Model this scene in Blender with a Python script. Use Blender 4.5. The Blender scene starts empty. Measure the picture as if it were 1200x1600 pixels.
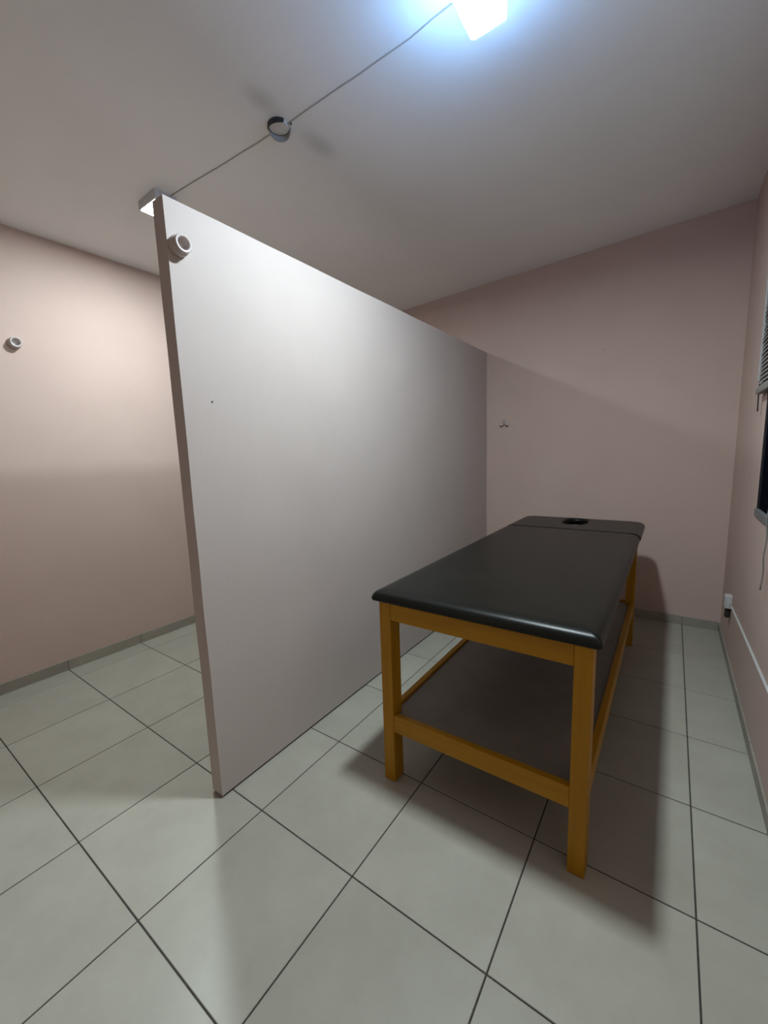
import bpy, bmesh, math, random
from mathutils import Vector, Matrix, noise

random.seed(7)
scene = bpy.context.scene
COL = scene.collection

# ------------------------------------------------------------------ camera
cam_data = bpy.data.cameras.new('camera')
cam_data.sensor_fit = 'HORIZONTAL'
cam_data.sensor_width = 36.0
cam_data.lens = 36.0 * 637.0 / 1200.0
cam_data.clip_start = 0.02
cam = bpy.data.objects.new('camera', cam_data)
COL.objects.link(cam)
scene.camera = cam
yaw, pitch, roll = -0.615145, -0.142533, -0.033407
fwd = Vector((math.sin(yaw) * math.cos(pitch), math.cos(yaw) * math.cos(pitch), math.sin(pitch)))
rgt = Vector((math.cos(yaw), -math.sin(yaw), 0))
upv = rgt.cross(fwd)
r2 = rgt * math.cos(roll) + upv * math.sin(roll)
u2 = -rgt * math.sin(roll) + upv * math.cos(roll)
M = Matrix((r2, u2, -fwd)).transposed().to_4x4()
M.translation = Vector((3.021, -0.845, 1.345))
cam.matrix_world = M

# ------------------------------------------------------------------ world, exposure
world = bpy.data.worlds.new('night')
scene.world = world
world.use_nodes = True
world.node_tree.nodes['Background'].inputs[0].default_value = (0.010, 0.013, 0.022, 1)
world.node_tree.nodes['Background'].inputs[1].default_value = 0.3
scene.view_settings.view_transform = 'Standard'
scene.view_settings.look = 'None'
scene.view_settings.gamma = 1.0
scene.view_settings.use_curve_mapping = False
scene.view_settings.exposure = 0.0
LAMP_COLOUR = (0.81, 0.95, 1.0)
LAMP_WATT = 620.0         # emission of the ceiling lamps' diffusers

# ------------------------------------------------------------------ room measures
XL, XR, YB, YF = -0.17, 3.37, 2.80, -1.90
PX0, PX1, PY0, PZ = 1.556, 1.622, -0.05, 2.20       # partition
T = 0.45                                              # tile pitch
def zc(x):                                            # the ceiling climbs a little to the right
    return 2.7125 + 0.038 * x

# ------------------------------------------------------------------ helpers
def link(name, bm, mat, parent=None, smooth=False):
    me = bpy.data.meshes.new(name)
    bmesh.ops.recalc_face_normals(bm, faces=bm.faces)
    bm.to_mesh(me)
    bm.free()
    if mat: me.materials.append(mat)
    if smooth:
        for f in me.polygons: f.use_smooth = True
    o = bpy.data.objects.new(name, me)
    COL.objects.link(o)
    if parent: set_parent(o, parent)
    return o

def set_parent(o, parent):
    o.parent = parent
    o.matrix_parent_inverse = Matrix.Translation(-Vector(parent.location)) if parent.parent is None else Matrix.Translation(-Vector(parent_origin(parent)))

def parent_origin(p):
    v = Vector((0, 0, 0))
    while p is not None and p.parent is None:
        return Vector(p.location)
    return parent_origin(p.parent)

def thing(name, loc, label, cat, group=None):
    o = bpy.data.objects.new(name, None)
    o.empty_display_size = 0.05
    COL.objects.link(o)
    o.location = loc
    tag(o, label, cat, group)
    return o

def tag(o, label=None, cat=None, group=None, kind=None):
    if label: o['label'] = label
    if cat: o['category'] = cat
    if group: o['group'] = group
    if kind: o['kind'] = kind
    return o

def add_box(bm, a, b, bevel=0.0, seg=1):
    a, b = Vector(a), Vector(b)
    c = (a + b) / 2
    s = b - a
    r = bmesh.ops.create_cube(bm, size=1.0, matrix=Matrix.Translation(c) @ Matrix.Diagonal((abs(s.x), abs(s.y), abs(s.z), 1)))
    if bevel:
        es = {e for v in r['verts'] for e in v.link_edges}
        bmesh.ops.bevel(bm, geom=list(es), offset=bevel, segments=seg, affect='EDGES', profile=0.5)

def box(name, a, b, mat, parent=None, bevel=0.002, seg=1):
    bm = bmesh.new()
    add_box(bm, a, b, bevel, seg)
    return link(name, bm, mat, parent)

def add_tube(bm, pts, rad, n=10, caps=True):
    pts = [Vector(p) for p in pts]
    rings = []
    prev = None
    for i, p in enumerate(pts):
        t = (pts[min(i + 1, len(pts) - 1)] - pts[max(i - 1, 0)]).normalized()
        if prev is None:
            a = Vector((0, 0, 1)) if abs(t.z) < 0.9 else Vector((1, 0, 0))
            nrm = (a - t * a.dot(t)).normalized()
        else:
            nrm = (prev - t * prev.dot(t)).normalized()
        prev = nrm
        bn = t.cross(nrm)
        rr = rad[i] if isinstance(rad, (list, tuple)) else rad
        rings.append([bm.verts.new(p + (nrm * math.cos(2 * math.pi * k / n) + bn * math.sin(2 * math.pi * k / n)) * rr) for k in range(n)])
    for a, b in zip(rings, rings[1:]):
        for k in range(n):
            bm.faces.new((a[k], a[(k + 1) % n], b[(k + 1) % n], b[k]))
    if caps:
        bm.faces.new(rings[0])
        bm.faces.new(rings[-1])

def add_lathe(bm, prof, origin, axis, n=28):
    """prof: list of (radius, height along axis); closed profile loop -> a ring-like solid."""
    axis = Vector(axis).normalized()
    a = Vector((0, 0, 1)) if abs(axis.z) < 0.9 else Vector((1, 0, 0))
    e1 = (a - axis * a.dot(axis)).normalized()
    e2 = axis.cross(e1)
    o = Vector(origin)
    rings = []
    for r, h in prof:
        if r <= 1e-6:
            rings.append([bm.verts.new(o + axis * h)])
        else:
            rings.append([bm.verts.new(o + axis * h + (e1 * math.cos(2 * math.pi * k / n) + e2 * math.sin(2 * math.pi * k / n)) * r) for k in range(n)])
    for A, B in zip(rings, rings[1:]):
        for k in range(n):
            k2 = (k + 1) % n
            if len(A) == 1 and len(B) == 1: continue
            if len(A) == 1: bm.faces.new((A[0], B[k2], B[k]))
            elif len(B) == 1: bm.faces.new((A[k], A[k2], B[0]))
            else: bm.faces.new((A[k], A[k2], B[k2], B[k]))

# ------------------------------------------------------------------ materials
def new_mat(name):
    m = bpy.data.materials.new(name)
    m.use_nodes = True
    nt = m.node_tree
    b = nt.nodes['Principled BSDF']
    return m, nt, b

def N(nt, kind, **kw):
    n = nt.nodes.new(kind)
    for k, v in kw.items(): setattr(n, k, v)
    return n

def ramp(nt, stops):
    r = N(nt, 'ShaderNodeValToRGB')
    el = r.color_ramp.elements
    while len(el) < len(stops): el.new(0.5)
    for e, (p, c) in zip(el, stops):
        e.position = p
        e.color = (*c, 1)
    return r

def coords(nt, kind='Object', scale=(1, 1, 1)):
    tc = N(nt, 'ShaderNodeTexCoord')
    mp = N(nt, 'ShaderNodeMapping')
    mp.inputs['Scale'].default_value = scale
    nt.links.new(tc.outputs[kind], mp.inputs[0])
    return mp.outputs[0]

def world_pos(nt):
    return N(nt, 'ShaderNodeNewGeometry').outputs['Position']

def noise_node(nt, vec, scale, detail=4, rough=0.6):
    n = N(nt, 'ShaderNodeTexNoise')
    n.inputs['Scale'].default_value = scale
    n.inputs['Detail'].default_value = detail
    n.inputs['Roughness'].default_value = rough
    nt.links.new(vec, n.inputs['Vector'])
    return n.outputs['Fac']

def bump(nt, fac, strength, dist, b):
    bp = N(nt, 'ShaderNodeBump')
    bp.inputs['Strength'].default_value = strength
    bp.inputs['Distance'].default_value = dist
    nt.links.new(fac, bp.inputs['Height'])
    nt.links.new(bp.outputs[0], b.inputs['Normal'])

def paint_mat(name, c0, c1, rough=0.75, bumpy=0.25, spec=0.25):
    m, nt, b = new_mat(name)
    v = world_pos(nt)
    f = noise_node(nt, v, 2.2, 5, 0.65)
    r = ramp(nt, [(0.30, c0), (0.70, c1)])
    nt.links.new(f, r.inputs[0])
    nt.links.new(r.outputs[0], b.inputs['Base Color'])
    b.inputs['Roughness'].default_value = rough
    b.inputs['Specular IOR Level'].default_value = spec
    bump(nt, noise_node(nt, v, 140, 3, 0.6), bumpy, 0.002, b)
    return m

def plain(name, col, rough=0.5, metal=0.0, spec=0.5, var=0.06, scale=30):
    m, nt, b = new_mat(name)
    v = world_pos(nt)
    f = noise_node(nt, v, scale, 3)
    c0 = tuple(max(0, x * (1 - var)) for x in col)
    c1 = tuple(min(1, x * (1 + var)) for x in col)
    r = ramp(nt, [(0.3, c0), (0.7, c1)])
    nt.links.new(f, r.inputs[0])
    nt.links.new(r.outputs[0], b.inputs['Base Color'])
    b.inputs['Roughness'].default_value = rough
    b.inputs['Metallic'].default_value = metal
    b.inputs['Specular IOR Level'].default_value = spec
    return m

def tile_mat(name, c0, c1, rough):
    m, nt, b = new_mat(name)
    v = world_pos(nt)
    oi = N(nt, 'ShaderNodeObjectInfo')
    f = noise_node(nt, v, 5.0, 6, 0.65)
    r = ramp(nt, [(0.32, c0), (0.68, c1)])
    nt.links.new(f, r.inputs[0])
    # each tile a slightly different batch
    mr = N(nt, 'ShaderNodeMapRange')
    mr.inputs['To Min'].default_value = 0.95
    mr.inputs['To Max'].default_value = 1.05
    nt.links.new(oi.outputs['Random'], mr.inputs['Value'])
    mx = N(nt, 'ShaderNodeVectorMath', operation='SCALE')
    nt.links.new(r.outputs[0], mx.inputs[0])
    nt.links.new(mr.outputs[0], mx.inputs['Scale'])
    nt.links.new(mx.outputs[0], b.inputs['Base Color'])
    rr = N(nt, 'ShaderNodeMapRange')
    rr.inputs['To Min'].default_value = rough
    rr.inputs['To Max'].default_value = rough + 0.10
    nt.links.new(noise_node(nt, v, 9, 4), rr.inputs['Value'])
    nt.links.new(rr.outputs[0], b.inputs['Roughness'])
    b.inputs['Specular IOR Level'].default_value = 0.27
    bump(nt, noise_node(nt, v, 260, 2), 0.10, 0.0008, b)
    return m

def wood_mat(name, axis):
    m, nt, b = new_mat(name)
    sc = [26, 26, 26]
    sc[axis] = 1.6
    v = coords(nt, 'Object', sc)
    f = noise_node(nt, v, 1.4, 6, 0.6)
    r = ramp(nt, [(0.25, (0.32, 0.145, 0.002)), (0.5, (0.40, 0.19, 0.003)), (0.78, (0.46, 0.232, 0.005))])
    nt.links.new(f, r.inputs[0])
    nt.links.new(r.outputs[0], b.inputs['Base Color'])
    b.inputs['Roughness'].default_value = 0.45
    b.inputs['Specular IOR Level'].default_value = 0.3
    bump(nt, f, 0.12, 0.001, b)
    return m

def vinyl_mat():
    m, nt, b = new_mat('black_vinyl')
    v = world_pos(nt)
    f = noise_node(nt, v, 3.5, 4)
    r = ramp(nt, [(0.3, (0.005, 0.0053, 0.0038)), (0.7, (0.0075, 0.008, 0.006))])
    nt.links.new(f, r.inputs[0])
    nt.links.new(r.outputs[0], b.inputs['Base Color'])
    b.inputs['Roughness'].default_value = 0.34
    b.inputs['Specular IOR Level'].default_value = 0.24
    vo = N(nt, 'ShaderNodeTexVoronoi')
    vo.inputs['Scale'].default_value = 420
    nt.links.new(v, vo.inputs['Vector'])
    bump(nt, vo.outputs['Distance'], 0.10, 0.0006, b)
    return m

def ceiling_mat():
    m, nt, b = new_mat('ceiling_paint')
    v = world_pos(nt)
    f = noise_node(nt, v, 1.8, 5, 0.65)
    r = ramp(nt, [(0.3, (0.83, 0.825, 0.825)), (0.7, (0.87, 0.865, 0.865))])
    nt.links.new(f, r.inputs[0])
    last = r.outputs[0]
    # two faint darker oval smudges either side of the ring bracket
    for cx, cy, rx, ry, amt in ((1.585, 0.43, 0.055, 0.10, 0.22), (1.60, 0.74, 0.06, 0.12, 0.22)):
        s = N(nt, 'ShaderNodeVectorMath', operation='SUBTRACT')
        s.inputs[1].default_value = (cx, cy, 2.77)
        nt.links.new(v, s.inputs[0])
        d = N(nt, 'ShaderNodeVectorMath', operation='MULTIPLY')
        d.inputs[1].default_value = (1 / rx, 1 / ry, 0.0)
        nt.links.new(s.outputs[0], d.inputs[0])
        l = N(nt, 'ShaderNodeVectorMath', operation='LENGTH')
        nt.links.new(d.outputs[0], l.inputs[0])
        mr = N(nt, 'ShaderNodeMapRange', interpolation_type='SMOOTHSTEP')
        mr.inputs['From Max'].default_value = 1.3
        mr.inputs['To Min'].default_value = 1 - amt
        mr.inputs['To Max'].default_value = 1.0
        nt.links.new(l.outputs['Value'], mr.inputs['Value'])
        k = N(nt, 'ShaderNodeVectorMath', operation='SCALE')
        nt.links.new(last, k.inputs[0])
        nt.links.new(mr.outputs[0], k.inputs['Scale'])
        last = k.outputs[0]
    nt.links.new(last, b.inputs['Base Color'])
    b.inputs['Roughness'].default_value = 0.8
    b.inputs['Specular IOR Level'].default_value = 0.2
    return m

def lamp_mat(name, power, col=LAMP_COLOUR):
    m, nt, b = new_mat(name)
    b.inputs['Base Color'].default_value = (0.8, 0.8, 0.8, 1)
    b.inputs['Emission Color'].default_value = (*col, 1)
    b.inputs['Emission Strength'].default_value = power
    return m

M_PINK = paint_mat('pink_wall_paint', (0.525, 0.386, 0.332), (0.560, 0.416, 0.358))
M_PART = paint_mat('pale_pink_partition_paint', (0.470, 0.402, 0.372), (0.500, 0.430, 0.399), rough=0.6)
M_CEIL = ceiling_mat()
M_TILE = tile_mat('cream_floor_tile', (0.34, 0.322, 0.265), (0.385, 0.366, 0.305), 0.29)
M_SKIRT = tile_mat('grey_skirting_tile', (0.27, 0.243, 0.20), (0.335, 0.306, 0.255), 0.45)
M_GROUT = plain('dark_grout', (0.055, 0.048, 0.042), 0.9, spec=0.1, var=0.3, scale=60)
M_DARK = plain('gap_shade', (0.03, 0.022, 0.018), 0.9, spec=0.1)  # near black: the shade in the gaps is put into the colour
M_WOOD = [wood_mat('honey_varnished_wood_' + n, a) for n, a in (('across', 0), ('along', 1), ('upright', 2))]
M_SHELF = plain('grey_brown_board', (0.20, 0.175, 0.15), 0.5, spec=0.4, var=0.08, scale=8)
M_VINYL = vinyl_mat()
M_PVC = plain('off_white_plastic', (0.50, 0.435, 0.41), 0.45, spec=0.4, var=0.03)
M_WHITE = plain('white_plastic', (0.52, 0.51, 0.49), 0.4, var=0.03)
M_GREYMETAL = plain('grey_metal', (0.55, 0.55, 0.56), 0.4, metal=0.2)
M_RING = plain('dull_dark_metal', (0.16, 0.16, 0.155), 0.4, metal=0.7)
M_BLACKPL = plain('black_plastic', (0.02, 0.02, 0.02), 0.5)
M_CABLE = plain('grey_cable', (0.42, 0.40, 0.37), 0.6)
M_SLAT = plain('grey_blind_slat', (0.22, 0.21, 0.19), 0.5, var=0.12)
M_STRIP = plain('off_white_strip', (0.36, 0.345, 0.33), 0.6)
M_BLACK_SHEET = plain('matte_black_sheet', (0.006, 0.006, 0.010), 0.95, spec=0.0)
M_LAMP = lamp_mat('lit_diffuser', LAMP_WATT)
M_HALO_RIM = lamp_mat('added_halo_rim', LAMP_WATT * 0.110, (0.25, 0.53, 1.0))  # bluish rim glow added to give the ceiling a halo

def glass_mat():
    m, nt, b = new_mat('window_glass')
    b.inputs['Base Color'].default_value = (0.9, 0.95, 0.95, 1)
    b.inputs['Transmission Weight'].default_value = 1.0
    b.inputs['Roughness'].default_value = 0.02
    return m
M_GLASS = glass_mat()

# ------------------------------------------------------------------ floor: grout bed and every tile
floor = box('floor', (XL - 0.05, YF - 0.05, -0.10), (XR + 0.05, YB + 0.05, -0.0025), M_GROUT, bevel=0)
tag(floor, kind='structure')
G = 0.0022            # half the joint
tile_cache = {}
def tile(x0, x1, y0, y1):
    key = (round(x1 - x0, 4), round(y1 - y0, 4))
    if key not in tile_cache:
        bm = bmesh.new()
        w, d = key
        add_box(bm, (-w / 2, -d / 2, -0.008), (w / 2, d / 2, 0.0), 0.0012, 1)
        me = bpy.data.meshes.new('tile')
        bmesh.ops.recalc_face_normals(bm, faces=bm.faces)
        bm.to_mesh(me); bm.free()
        me.materials.append(M_TILE)
        tile_cache[key] = me
    o = bpy.data.objects.new('tile', tile_cache[key])
    COL.objects.link(o)
    o.parent = floor
    o.matrix_parent_inverse = Matrix.Identity(4)
    o.location = ((x0 + x1) / 2, (y0 + y1) / 2, random.uniform(-0.0004, 0.0))
xs = [XL] + [k * T for k in range(0, 8)] + [XR]
ys = [YF] + [j * T for j in range(-4, 7)] + [YB]
for i in range(len(xs) - 1):
    for j in range(len(ys) - 1):
        tile(xs[i] + G, xs[i + 1] - G, ys[j] + G, ys[j + 1] - G)

# ------------------------------------------------------------------ walls and ceiling
def prism_xz(name, poly, y0, y1, mat):
    bm = bmesh.new()
    a = [bm.verts.new((x, y0, z)) for x, z in poly]
    b = [bm.verts.new((x, y1, z)) for x, z in poly]
    bm.faces.new(a); bm.faces.new(b[::-1])
    for k in range(len(poly)):
        k2 = (k + 1) % len(poly)
        bm.faces.new((a[k], b[k], b[k2], a[k2]))
    return tag(link(name, bm, mat), kind='structure')

WT = 0.14
back_poly = [(XL - WT, -0.1), (XR + WT, -0.1), (XR + WT, zc(XR + WT)), (XL - WT, zc(XL - WT))]
prism_xz('wall_back', back_poly, YB, YB + WT, M_PINK)
prism_xz('wall_front', back_poly, YF - WT, YF, M_PINK)
prism_xz('wall_left', [(XL - WT, -0.1), (XL, -0.1), (XL, zc(XL)), (XL - WT, zc(XL - WT))], YF, YB, M_PINK)
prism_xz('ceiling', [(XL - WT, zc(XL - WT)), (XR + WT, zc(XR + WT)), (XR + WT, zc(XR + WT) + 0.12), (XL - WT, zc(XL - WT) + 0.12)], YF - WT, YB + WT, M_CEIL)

# right wall with the window opening (far jamb at y 1.80, sill at z 0.985)
WY0, WY1, WZ0, WZ1 = 0.55, 1.80, 0.985, 2.25
bm = bmesh.new()
zt = zc(XR)
add_box(bm, (XR, YF, -0.1), (XR + WT, YB, WZ0))
add_box(bm, (XR, YF, WZ1), (XR + WT, YB, zt))
add_box(bm, (XR, YF, WZ0), (XR + WT, WY0, WZ1))
add_box(bm, (XR, WY1, WZ0), (XR + WT, YB, WZ1))
tag(link('wall_right', bm, M_PINK), kind='structure')

# half-height partition, its edges a little uneven, standing clear of the tiles on a recessed sole plate
bm = bmesh.new()
nz, ny = 44, 56
def wob(y, z, s):
    return noise.noise(Vector((s * 7.3, y * 3.1, z * 3.7))) * 0.0022
y_end = YB
zb = 0.010
grid = {}
def pv(x, y, z):
    key = (round(x, 4), round(y, 4), round(z, 4))
    if key not in grid:
        grid[key] = bm.verts.new((x + wob(y, z, x), y + (wob(z, x, 3.0) if y < 2.7 else 0), z + (wob(y, x, 5.0) if z > 1 else 0)))
    return grid[key]
Yv = [PY0 + (y_end - PY0) * i / ny for i in range(ny + 1)]
Zv = [zb + (PZ - zb) * i / nz for i in range(nz + 1)]
for X in (PX0, PX1):
    for i in range(ny):
        for k in range(nz):
            bm.faces.new((pv(X, Yv[i], Zv[k]), pv(X, Yv[i + 1], Zv[k]), pv(X, Yv[i + 1], Zv[k + 1]), pv(X, Yv[i], Zv[k + 1])))
for k in range(nz):
    for Y in (Yv[0], Yv[-1]):
        bm.faces.new((pv(PX0, Y, Zv[k]), pv(PX1, Y, Zv[k]), pv(PX1, Y, Zv[k + 1]), pv(PX0, Y, Zv[k + 1])))
for i in range(ny):
    for Z in (Zv[0], Zv[-1]):
        bm.faces.new((pv(PX0, Yv[i], Z), pv(PX1, Yv[i], Z), pv(PX1, Yv[i + 1], Z), pv(PX0, Yv[i + 1], Z)))
part = tag(link('wall_partition', bm, M_PART), kind='structure')
bm = bmesh.new()
add_box(bm, (PX0 + 0.012, PY0 + 0.012, 0.0), (PX1 - 0.006, YB, 0.012))
link('sole_plate', bm, M_DARK, part)

# ------------------------------------------------------------------ skirting tiles, piece by piece
def skirting(name, start, end, axis, fixed, inward, h=0.068, splits=None):
    """a row of skirting tiles along x or y, standing `0.009` off the wall"""
    root = bpy.data.objects.new(name, None)
    COL.objects.link(root)
    tag(root, kind='structure')
    cuts = [start] + [c for c in splits if start < c < end] + [end]
    for a, b in zip(cuts, cuts[1:]):
        d0, d1 = sorted((fixed, fixed + inward * 0.009))
        lo = (a + 0.001, d0, 0.0) if axis == 0 else (d0, a + 0.001, 0.0)
        hi = (b - 0.001, d1, h + random.uniform(-0.003, 0.003)) if axis == 0 else (d1, b - 0.001, h + random.uniform(-0.003, 0.003))
        box('skirting_tile', lo, hi, M_SKIRT, root, bevel=0.001)
grid_y = [j * T for j in range(-6, 8)]
grid_x = [k * T for k in range(0, 9)]
skirting('baseboard_left', YF, YB, 1, XL, 1, splits=grid_y)
skirting('baseboard_right', YF, YB - 0.009, 1, XR, -1, h=0.06, splits=grid_y)
skirting('baseboard_back', XL + 0.009, PX0 - 0.002, 0, YB, -1, splits=grid_x)
skirting('baseboard_back_right', PX1 + 0.002, XR - 0.009, 0, YB, -1, splits=grid_x)

# ------------------------------------------------------------------ massage table
TX0, TX1, TY0, TY1 = 2.108, 2.867, 0.392, 2.285
table = thing('massage_table', (2.4875, 1.34, 0), 'wooden massage table with black padded top and low shelf, beside the pink partition', 'table')
LW, LD, LH = 0.051, 0.066, 0.775
for x0 in (TX0, TX1 - LW):
    for y0 in (TY0, TY1 - LD):
        box('leg', (x0, y0, 0.0), (x0 + LW, y0 + LD, LH), M_WOOD[2], table, bevel=0.0025, seg=2)
for y0 in (TY0 + 0.0015, TY1 - 0.0265):
    box('apron', (TX0 + LW, y0, 0.701), (TX1 - LW, y0 + 0.025, 0.774), M_WOOD[0], table)
    box('stretcher', (TX0 + LW, y0, 0.226), (TX1 - LW, y0 + 0.025, 0.300), M_WOOD[0], table)
for x0 in (TX0 + 0.012, TX1 - 0.037):
    box('apron', (x0, TY0 + LD, 0.701), (x0 + 0.025, TY1 - LD, 0.774), M_WOOD[1], table)
for x0 in (TX0 + 0.004, TX1 - 0.029):
    box('stretcher', (x0, TY0 + LD, 0.226), (x0 + 0.025, TY1 - LD, 0.300), M_WOOD[1], table)
tag(box('top_panel', (TX0 + 0.040, TY0 + 0.070, 0.760), (TX1 - 0.040, TY1 - 0.030, 0.7752), M_DARK, table, bevel=0.001), 'panel under the pads, darkened as seam shade')  # added below the pads, coloured dark so their seam looks shaded
shelf = box('shelf_board', (TX0 + 0.030, TY0 + 0.027, 0.276), (TX1 - 0.030, TY1 - 0.027, 0.288), M_SHELF, table, bevel=0.001)
tag(shelf, 'grey brown shelf board')

def rounded_rect(x0, x1, y0, y1, radii, per=8, edge=10):
    """counter-clockwise outline; radii for (x0y0, x1y0, x1y1, x0y1)"""
    pts = []
    cs = [((x0, y0), math.pi), ((x1, y0), 1.5 * math.pi), ((x1, y1), 0.0), ((x0, y1), 0.5 * math.pi)]
    for i, ((cx, cy), a0) in enumerate(cs):
        r = radii[i]
        ox = cx + r if cx == x0 else cx - r
        oy = cy + r if cy == y0 else cy - r
        for k in range(per + 1):
            a = a0 + 0.5 * math.pi * k / per
            pts.append((ox + r * math.cos(a), oy + r * math.sin(a)))
    # subdivide the long edges
    out = []
    for i, p in enumerate(pts):
        q = pts[(i + 1) % len(pts)]
        out.append(p)
        L = math.dist(p, q)
        if L > 0.08:
            n = max(2, int(L / 0.06))
            for k in range(1, n):
                out.append((p[0] + (q[0] - p[0]) * k / n, p[1] + (q[1] - p[1]) * k / n))
    return out

PROFILE = [(0.016, 0.0), (0.003, 0.001), (0.0, 0.006), (0.0005, 0.013), (0.003, 0.021), (0.008, 0.029), (0.015, 0.0355), (0.026, 0.040), (0.042, 0.0432), (0.070, 0.0450)]
def pad(name, x0, x1, y0, y1, radii, zb, mat, parent, hole=None, back_flat=None, front_flat=None):
    bm = bmesh.new()
    rings = []
    for ins, h in PROFILE:
        iy0 = ins if not front_flat else min(ins, front_flat)
        iy1 = ins if not back_flat else min(ins, back_flat)
        rr = [max(r - ins * 0.6, 0.004) for r in radii]
        base = rounded_rect(x0, x1, y0, y1, radii)
        # inset by scaling toward the middle keeps the vertex count equal on every ring
        cx, cy = (x0 + x1) / 2, (y0 + y1) / 2
        ring = []
        for (x, y) in base:
            sx = ((x1 - x0) / 2 - ins) / ((x1 - x0) / 2)
            ty = iy0 if y < cy else iy1
            sy = ((y1 - y0) / 2 - ty) / ((y1 - y0) / 2)
            ring.append(bm.verts.new((cx + (x - cx) * sx, cy + (y - cy) * sy, zb + h)))
        rings.append(ring)
    n = len(rings[0])
    for a, b in zip(rings, rings[1:]):
        for k in range(n):
            bm.faces.new((a[k], a[(k + 1) % n], b[(k + 1) % n], b[k]))
    top = rings[-1]
    if hole is None:
        bm.faces.new(top)
        bm.faces.new(rings[0][::-1])
    else:
        hx, hy, ha, hb = hole
        def hring(z, grow):
            out = []
            for v in top:
                a = math.atan2((v.co.y - hy) / hb, (v.co.x - hx) / ha)
                p = 2.6
                c, s = math.cos(a), math.sin(a)
                k = (abs(c) ** p + abs(s) ** p) ** (-1 / p)
                out.append(bm.verts.new((hx + (ha + grow) * c * k, hy + (hb + grow) * s * k, z)))
            return out
        zt_ = top[0].co.z
        hr = [hring(zt_, 0.022), hring(zt_ - 0.002, 0.010), hring(zt_ - 0.008, 0.002), hring(zt_ - 0.016, 0.0), hring(zb, 0.0)]
        chain = [top] + hr + [rings[0]]
        for a, b in zip(chain, chain[1:]):
            for k in range(n):
                bm.faces.new((a[k], a[(k + 1) % n], b[(k + 1) % n], b[k]))
    o = link(name, bm, mat, parent, smooth=True)
    o.modifiers.new('weighted_normal', 'WEIGHTED_NORMAL').keep_sharp = True
    return o
PADZ = 0.7755
pad('mattress_pad', 2.080, 2.892, 0.374, 1.956, (0.012, 0.012, 0.005, 0.005), PADZ, M_VINYL, table, back_flat=0.004)
head = pad('headrest_pad', 2.078, 2.896, 1.976, 2.485, (0.005, 0.005, 0.055, 0.055), PADZ, M_VINYL, table, hole=(2.478, 2.285, 0.080, 0.125), front_flat=0.004)
tag(head, 'headrest with an oval face hole')

# ------------------------------------------------------------------ ceiling lamps
def lamp(loc, sx, sy, label, glow_rim):
    cx, cy = loc
    z = zc(cx)
    t = thing('ceiling_lamp', (cx, cy, z), label, 'lamp', 'square cool white ceiling lamps')
    hd = 0.080 if glow_rim else 0.046
    bm = bmesh.new()
    if glow_rim:                      # ceiling plate, lamp cap, and added neck lowering the lamp to widen the glow
        add_box(bm, (cx - 0.04, cy - 0.04, z - 0.012), (cx + 0.04, cy + 0.04, z + 0.003), 0.003, 2)
        add_box(bm, (cx - 0.015, cy - 0.015, z - hd + 0.01), (cx + 0.015, cy + 0.015, z - 0.006), 0.002, 1)
        add_box(bm, (cx - sx / 2, cy - sy / 2, z - hd), (cx + sx / 2, cy + sy / 2, z - hd + 0.014), 0.003, 2)
    else:
        add_box(bm, (cx - sx / 2, cy - sy / 2, z - hd), (cx + sx / 2, cy + sy / 2, z + 0.003), 0.003, 2)
    link('housing', bm, M_GREYMETAL, t)
    m = 0.006
    bx, by = sx / 2 - m, sy / 2 - m
    def loft(name, lay, mat, cap_low, cap_high):
        bm = bmesh.new()
        rings = []
        for k, dz in lay:
            base = rounded_rect(-bx, bx, -by, by, (0.012,) * 4, per=4)
            rings.append([bm.verts.new((cx + x * k, cy + y * k, z + dz)) for x, y in base])
        for a, b in zip(rings, rings[1:]):
            for k in range(len(a)):
                bm.faces.new((a[k], a[(k + 1) % len(a)], b[(k + 1) % len(a)], b[k]))
        if cap_low: bm.faces.new(rings[-1])
        if cap_high: bm.faces.new(rings[0][::-1])
        return link(name, bm, mat, t)
    if glow_rim:
        loft('halo_rim', [(1.0, -hd + 0.001), (1.0, -hd - 0.052)], M_HALO_RIM, False, True)  # added emitting sides that light the ceiling around the lamp
        loft('diffuser', [(1.0, -hd - 0.052), (0.97, -hd - 0.0522)], M_LAMP, True, False)
    else:
        loft('diffuser', [(1.0, -hd + 0.004), (1.0, -hd - 0.0004)], M_LAMP, True, True)
    return t
lamp((2.468, 0.515), 0.130, 0.205, 'lit square ceiling lamp above the massage table, at the top of the photo', True)
lamp((0.6725, 0.460), 0.175, 0.120, 'lit ceiling lamp glaring beside the top corner of the pink partition', False)

# wire across the ceiling between the lamps
wire = [(2.430, 0.575), (2.36, 0.590), (2.181, 0.597), (2.0, 0.590), (1.865, 0.582), (1.70, 0.574), (1.534, 0.565), (1.36, 0.549), (1.171, 0.531), (0.98, 0.510), (0.763, 0.486)]
bm = bmesh.new()
pts = []
for (x0, y0), (x1, y1) in zip(wire, wire[1:]):
    for k in range(4):
        x, y = x0 + (x1 - x0) * k / 4, y0 + (y1 - y0) * k / 4
        pts.append((x, y + noise.noise(Vector((x * 9, 2, 0))) * 0.003, zc(x) - 0.0026))
pts.append((wire[-1][0], wire[-1][1], zc(wire[-1][0]) - 0.0032))
add_tube(bm, pts, 0.0024, 8)
tag(link('ceiling_wire', bm, M_CABLE, smooth=True), 'thin grey wire running across the ceiling between the two lamps', 'wire')

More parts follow.
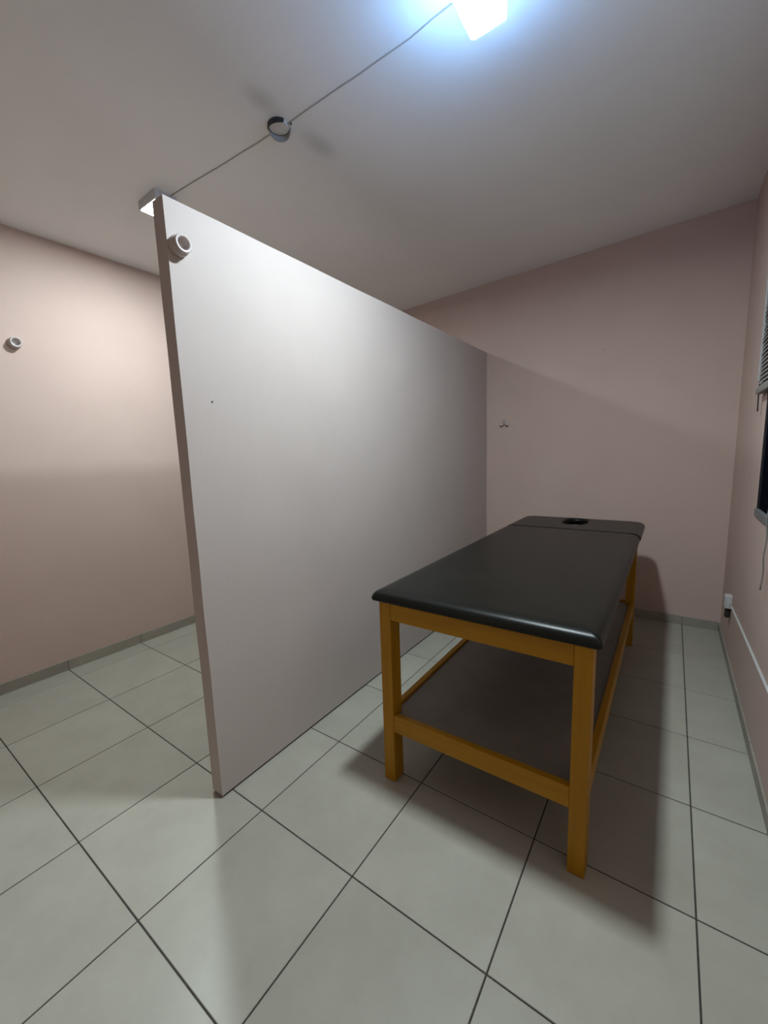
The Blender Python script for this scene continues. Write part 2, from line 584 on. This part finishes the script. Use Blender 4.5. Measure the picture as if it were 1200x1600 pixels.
# round ceiling rose whose rim is broken open
rx, ry = 1.540, 0.556
rz = zc(rx)
rose = thing('ceiling_rose', (rx, ry, rz), 'small round ceiling rose with a dark broken rim, midway along the ceiling wire', 'ceiling rose')
M_ROSE = plain('rose_white', (0.66, 0.65, 0.64), 0.7, spec=0.2, var=0.03)
bm = bmesh.new()
add_lathe(bm, [(0.0, 0.0085), (0.038, 0.008), (0.042, 0.006), (0.043, -0.001), (0.0, -0.001)], (rx, ry, rz), (0, 0, -1), 40)
link('cap', bm, M_ROSE, rose)
def rim(d0, d1, R, th, hmax, hmin, power, mat):
    bm = bmesh.new()
    sect = []
    n = 36
    for i in range(n + 1):
        t = i / n
        a = math.radians(d0 + (d1 - d0) * t)
        c, s_ = math.cos(a), math.sin(a)
        hh = hmin + (hmax - hmin) * math.sin(math.pi * t) ** power
        sect.append([bm.verts.new((rx + c * rr, ry + s_ * rr, z)) for rr, z in ((R, rz + 0.001), (R, rz - hh), (R - th, rz - hh), (R - th, rz + 0.001))])
    for A, B in zip(sect, sect[1:]):
        for k in range(4):
            bm.faces.new((A[k], A[(k + 1) % 4], B[(k + 1) % 4], B[k]))
    bm.faces.new(sect[0]); bm.faces.new(sect[-1])
    return link('rim', bm, mat, rose)
tag(rim(212, 342, 0.050, 0.005, 0.020, 0.012, 0.6, M_BLACKPL), 'dark broken arc of the rim')  # unlit near arc: its shade is put into the black colour
tag(rim(48, 208, 0.050, 0.004, 0.030, 0.009, 0.8, plain('rim_grey', (0.34, 0.34, 0.32), 0.5)), 'grey half of the rim')
bm = bmesh.new()
add_lathe(bm, [(0.0, 0.006), (0.004, 0.0055), (0.0055, 0.003), (0.006, -0.001)], (rx + 0.050, ry + 0.022, zc(rx + 0.05)), (0, 0, -1), 12)
link('screw', bm, M_RING, rose, smooth=True)

# ------------------------------------------------------------------ curtain rod sockets
SOCK = [(0.0, 0.012), (0.019, 0.012), (0.0195, 0.038), (0.021, 0.040), (0.0265, 0.040), (0.029, 0.038), (0.029, 0.031), (0.0265, 0.029), (0.0265, 0.025), (0.031, 0.0225), (0.0325, 0.016), (0.0325, 0.0)]
def socket(x, y, z, label):
    t = thing('curtain_rod_socket', (x, y, z), label, 'socket', 'curtain rod sockets')
    bm = bmesh.new()
    add_lathe(bm, SOCK[4:], (x, y, z), (1, 0, 0), 36)
    link('collar', bm, M_PVC, t, smooth=True)
    bm = bmesh.new()
    add_lathe(bm, SOCK[:5], (x, y, z), (1, 0, 0), 36)
    link('cup', bm, M_PVC, t, smooth=True)
    return t
socket(PX1 - 0.001, -0.014, 2.055, 'off white round curtain rod socket near the top corner of the partition')
socket(XL - 0.001, -0.022, 2.056, 'off white round curtain rod socket on the left wall')

# ------------------------------------------------------------------ coat hook and nails on the back wall
hx, hz = 1.792, 1.578
hook = thing('coat_hook', (hx, YB, hz), 'small pale three-pronged coat hook on the back wall, right of the partition', 'hook')
bm = bmesh.new()
add_lathe(bm, [(0.0, 0.007), (0.008, 0.0065), (0.013, 0.004), (0.014, 0.0)], (hx, YB, hz + 0.004), (0, -1, 0), 20)
link('base', bm, M_PVC, hook, smooth=True)
for dx, dz in ((-0.034, -0.018), (0.034, -0.018), (0.0, 0.030)):
    bm = bmesh.new()
    q = []
    for k in range(9):
        s = k / 8
        q.append((hx + dx * s, YB - 0.006 - 0.022 * math.sin(s * 2.2), hz + 0.004 + dz * s - 0.012 * math.sin(s * math.pi)))
    add_tube(bm, q, [0.0075 + 0.0030 * (k > 6) for k in range(9)], 10)
    link('prong', bm, M_PVC, hook, smooth=True)
def nail(p, axis, label):
    bm = bmesh.new()
    add_lathe(bm, [(0.0, 0.003), (0.0022, 0.0028), (0.0034, 0.002), (0.0034, 0.0012), (0.0018, 0.001), (0.0018, -0.004)], p, axis, 12)
    return tag(link('nail', bm, M_RING, smooth=True), label, 'nail')
nail((2.552, YB, 2.07), (0, -1, 0), 'tiny dark nail head high on the bare back wall')
nail((PX1, 0.062, 1.555), (1, 0, 0), 'tiny dark nail head on the partition face, below its rod socket')

# ------------------------------------------------------------------ window in the right wall
win = bpy.data.objects.new('window_1', None)
COL.objects.link(win)
win.location = (XR, (WY0 + WY1) / 2, WZ0)
tag(win, kind='structure')
M_ALU = plain('grey_aluminium', (0.20, 0.20, 0.20), 0.5, metal=0.3)
M_BLKALU = plain('black_anodised_frame', (0.012, 0.012, 0.014), 0.6, spec=0.2)
fx0, fx1 = XR - 0.004, XR + 0.035
def frame_piece(name, a, b, mat):
    return box(name, a, b, mat, win, bevel=0.002)
frame_piece('sill_rail', (XR - 0.006, WY0, WZ0), (fx1, WY1, WZ0 + 0.038), M_ALU)
frame_piece('head_rail', (XR + 0.001, WY0, WZ1 - 0.03), (fx1, WY1, WZ1), M_BLKALU)
frame_piece('stile', (XR + 0.001, WY1 - 0.030, WZ0 + 0.038), (fx1, WY1, WZ1 - 0.03), M_BLKALU)
frame_piece('stile', (XR + 0.001, WY0, WZ0 + 0.038), (fx1, WY0 + 0.030, WZ1 - 0.03), M_BLKALU)
frame_piece('meeting_stile', (XR + 0.004, (WY0 + WY1) / 2 - 0.02, WZ0 + 0.038), (fx1, (WY0 + WY1) / 2 + 0.02, WZ1 - 0.03), M_BLKALU)
box('added_black_sheet', (XR + 0.008, WY0 + 0.028, WZ0 + 0.036), (XR + 0.010, WY1 - 0.028, WZ1 - 0.028), M_BLACK_SHEET, win, bevel=0)  # black sheet added before the pane to keep out room reflections
box('pane', (XR + 0.022, WY0 + 0.028, WZ0 + 0.036), (XR + 0.026, WY1 - 0.028, WZ1 - 0.028), M_GLASS, win, bevel=0)

# blind, pulled half way up over the window
BX = XR - 0.018
BY0, BY1, BZ0, BZ1 = 0.45, 1.885, 1.60, 2.40
blind = thing('window_blind', (BX, (BY0 + BY1) / 2, BZ1), 'grey slatted blind hanging half way down the window', 'blind')
box('head_rail', (BX - 0.016, BY0, BZ1 - 0.035), (XR, BY1 + 0.03, BZ1), M_WHITE, blind)
slat_me = None
nsl = 40
for k in range(nsl):
    z = BZ0 + 0.012 + (BZ1 - 0.05 - BZ0) * k / (nsl - 1)
    if slat_me is None:
        bm = bmesh.new()
        L = BY1 - BY0
        prof = [(-0.0060, -0.0125), (-0.0030, -0.0035), (0.0012, 0.0050), (0.0065, 0.0125)]
        v0 = [bm.verts.new((px, -L / 2, pz)) for px, pz in prof] + [bm.verts.new((px, -L / 2, pz - 0.0012)) for px, pz in prof[::-1]]
        v1 = [bm.verts.new((v.co.x, L / 2, v.co.z)) for v in v0]
        m_ = len(v0)
        for q in range(m_):
            bm.faces.new((v0[q], v0[(q + 1) % m_], v1[(q + 1) % m_], v1[q]))
        bm.faces.new(v0[::-1]); bm.faces.new(v1)
        slat_me = bpy.data.meshes.new('slat')
        bmesh.ops.recalc_face_normals(bm, faces=bm.faces)
        bm.to_mesh(slat_me); bm.free()
        slat_me.materials.append(M_SLAT)
    o = bpy.data.objects.new('slat', slat_me)
    COL.objects.link(o)
    o.parent = blind
    o.location = (0, random.uniform(-0.002, 0.002), z - BZ1)
tag(box('bottom_rail', (BX - 0.013, BY0, BZ0 - 0.030), (BX + 0.012, BY1 + 0.008, BZ0 - 0.002), M_SLAT, blind, bevel=0.004, seg=2))
tag(box('side_strip', (XR - 0.026, BY1 + 0.005, BZ0 + 0.03), (XR - 0.001, BY1 + 0.024, BZ1 - 0.035), M_STRIP, blind, bevel=0.002), 'white strip along the edge of the blind')
bm = bmesh.new()
add_tube(bm, [(BX, BY1 + 0.014, 1.62), (BX, BY1 + 0.016, 1.56), (BX + 0.001, BY1 + 0.017, 1.51), (BX + 0.002, BY1 + 0.019, 1.496), (BX + 0.004, BY1 + 0.030, 1.492), (BX + 0.004, BY1 + 0.045, 1.494)], 0.0028, 8)
link('hold_down_hook', bm, M_BLACKPL, blind, smooth=True)
bm = bmesh.new()
q = [(BX - 0.001 + 0.002 * math.sin(k * 0.9), 1.365 + 0.003 * math.sin(k * 0.55), BZ0 - 0.02 - (BZ0 - 0.02 - 0.735) * k / 40) for k in range(41)]
add_tube(bm, q, 0.0028, 8)
cord = link('pull_cord', bm, plain('grey_cord', (0.19, 0.18, 0.165), 0.7), blind, smooth=True)

# ------------------------------------------------------------------ outlet and raceway low on the right wall
outlet = thing('outlet_box', (XR, 2.33, 0.375), 'small white surface outlet box low on the right wall near the corner', 'outlet')
box('box', (XR - 0.032, 2.295, 0.335), (XR, 2.355, 0.415), M_WHITE, outlet, bevel=0.004, seg=2)
box('faceplate', (XR - 0.036, 2.300, 0.340), (XR - 0.031, 2.350, 0.410), M_WHITE, outlet, bevel=0.0015)
plug = thing('plug', (XR - 0.02, 2.325, 0.30), 'dark plug hanging under the white outlet box on the right wall', 'plug')
bm = bmesh.new()
add_lathe(bm, [(0.0, 0.0), (0.011, 0.001), (0.014, 0.010), (0.014, 0.045), (0.009, 0.062), (0.0, 0.064)], (XR - 0.017, 2.325, 0.271), (0, 0, 1), 14)
link('body', bm, M_BLACKPL, plug, smooth=True)
bm = bmesh.new()
race = []
for k in range(31):
    y = 2.30 - (2.30 - 0.2) * k / 30
    race.append((XR - 0.006, y, 0.362 + (2.30 - y) * 0.0465 + 0.0015 * noise.noise(Vector((y * 5, 0, 0)))))
add_tube(bm, race, 0.006, 8)
tag(link('white_cable', bm, M_WHITE, smooth=True), 'straight white cable along the lower right wall, from the outlet box', 'cable')
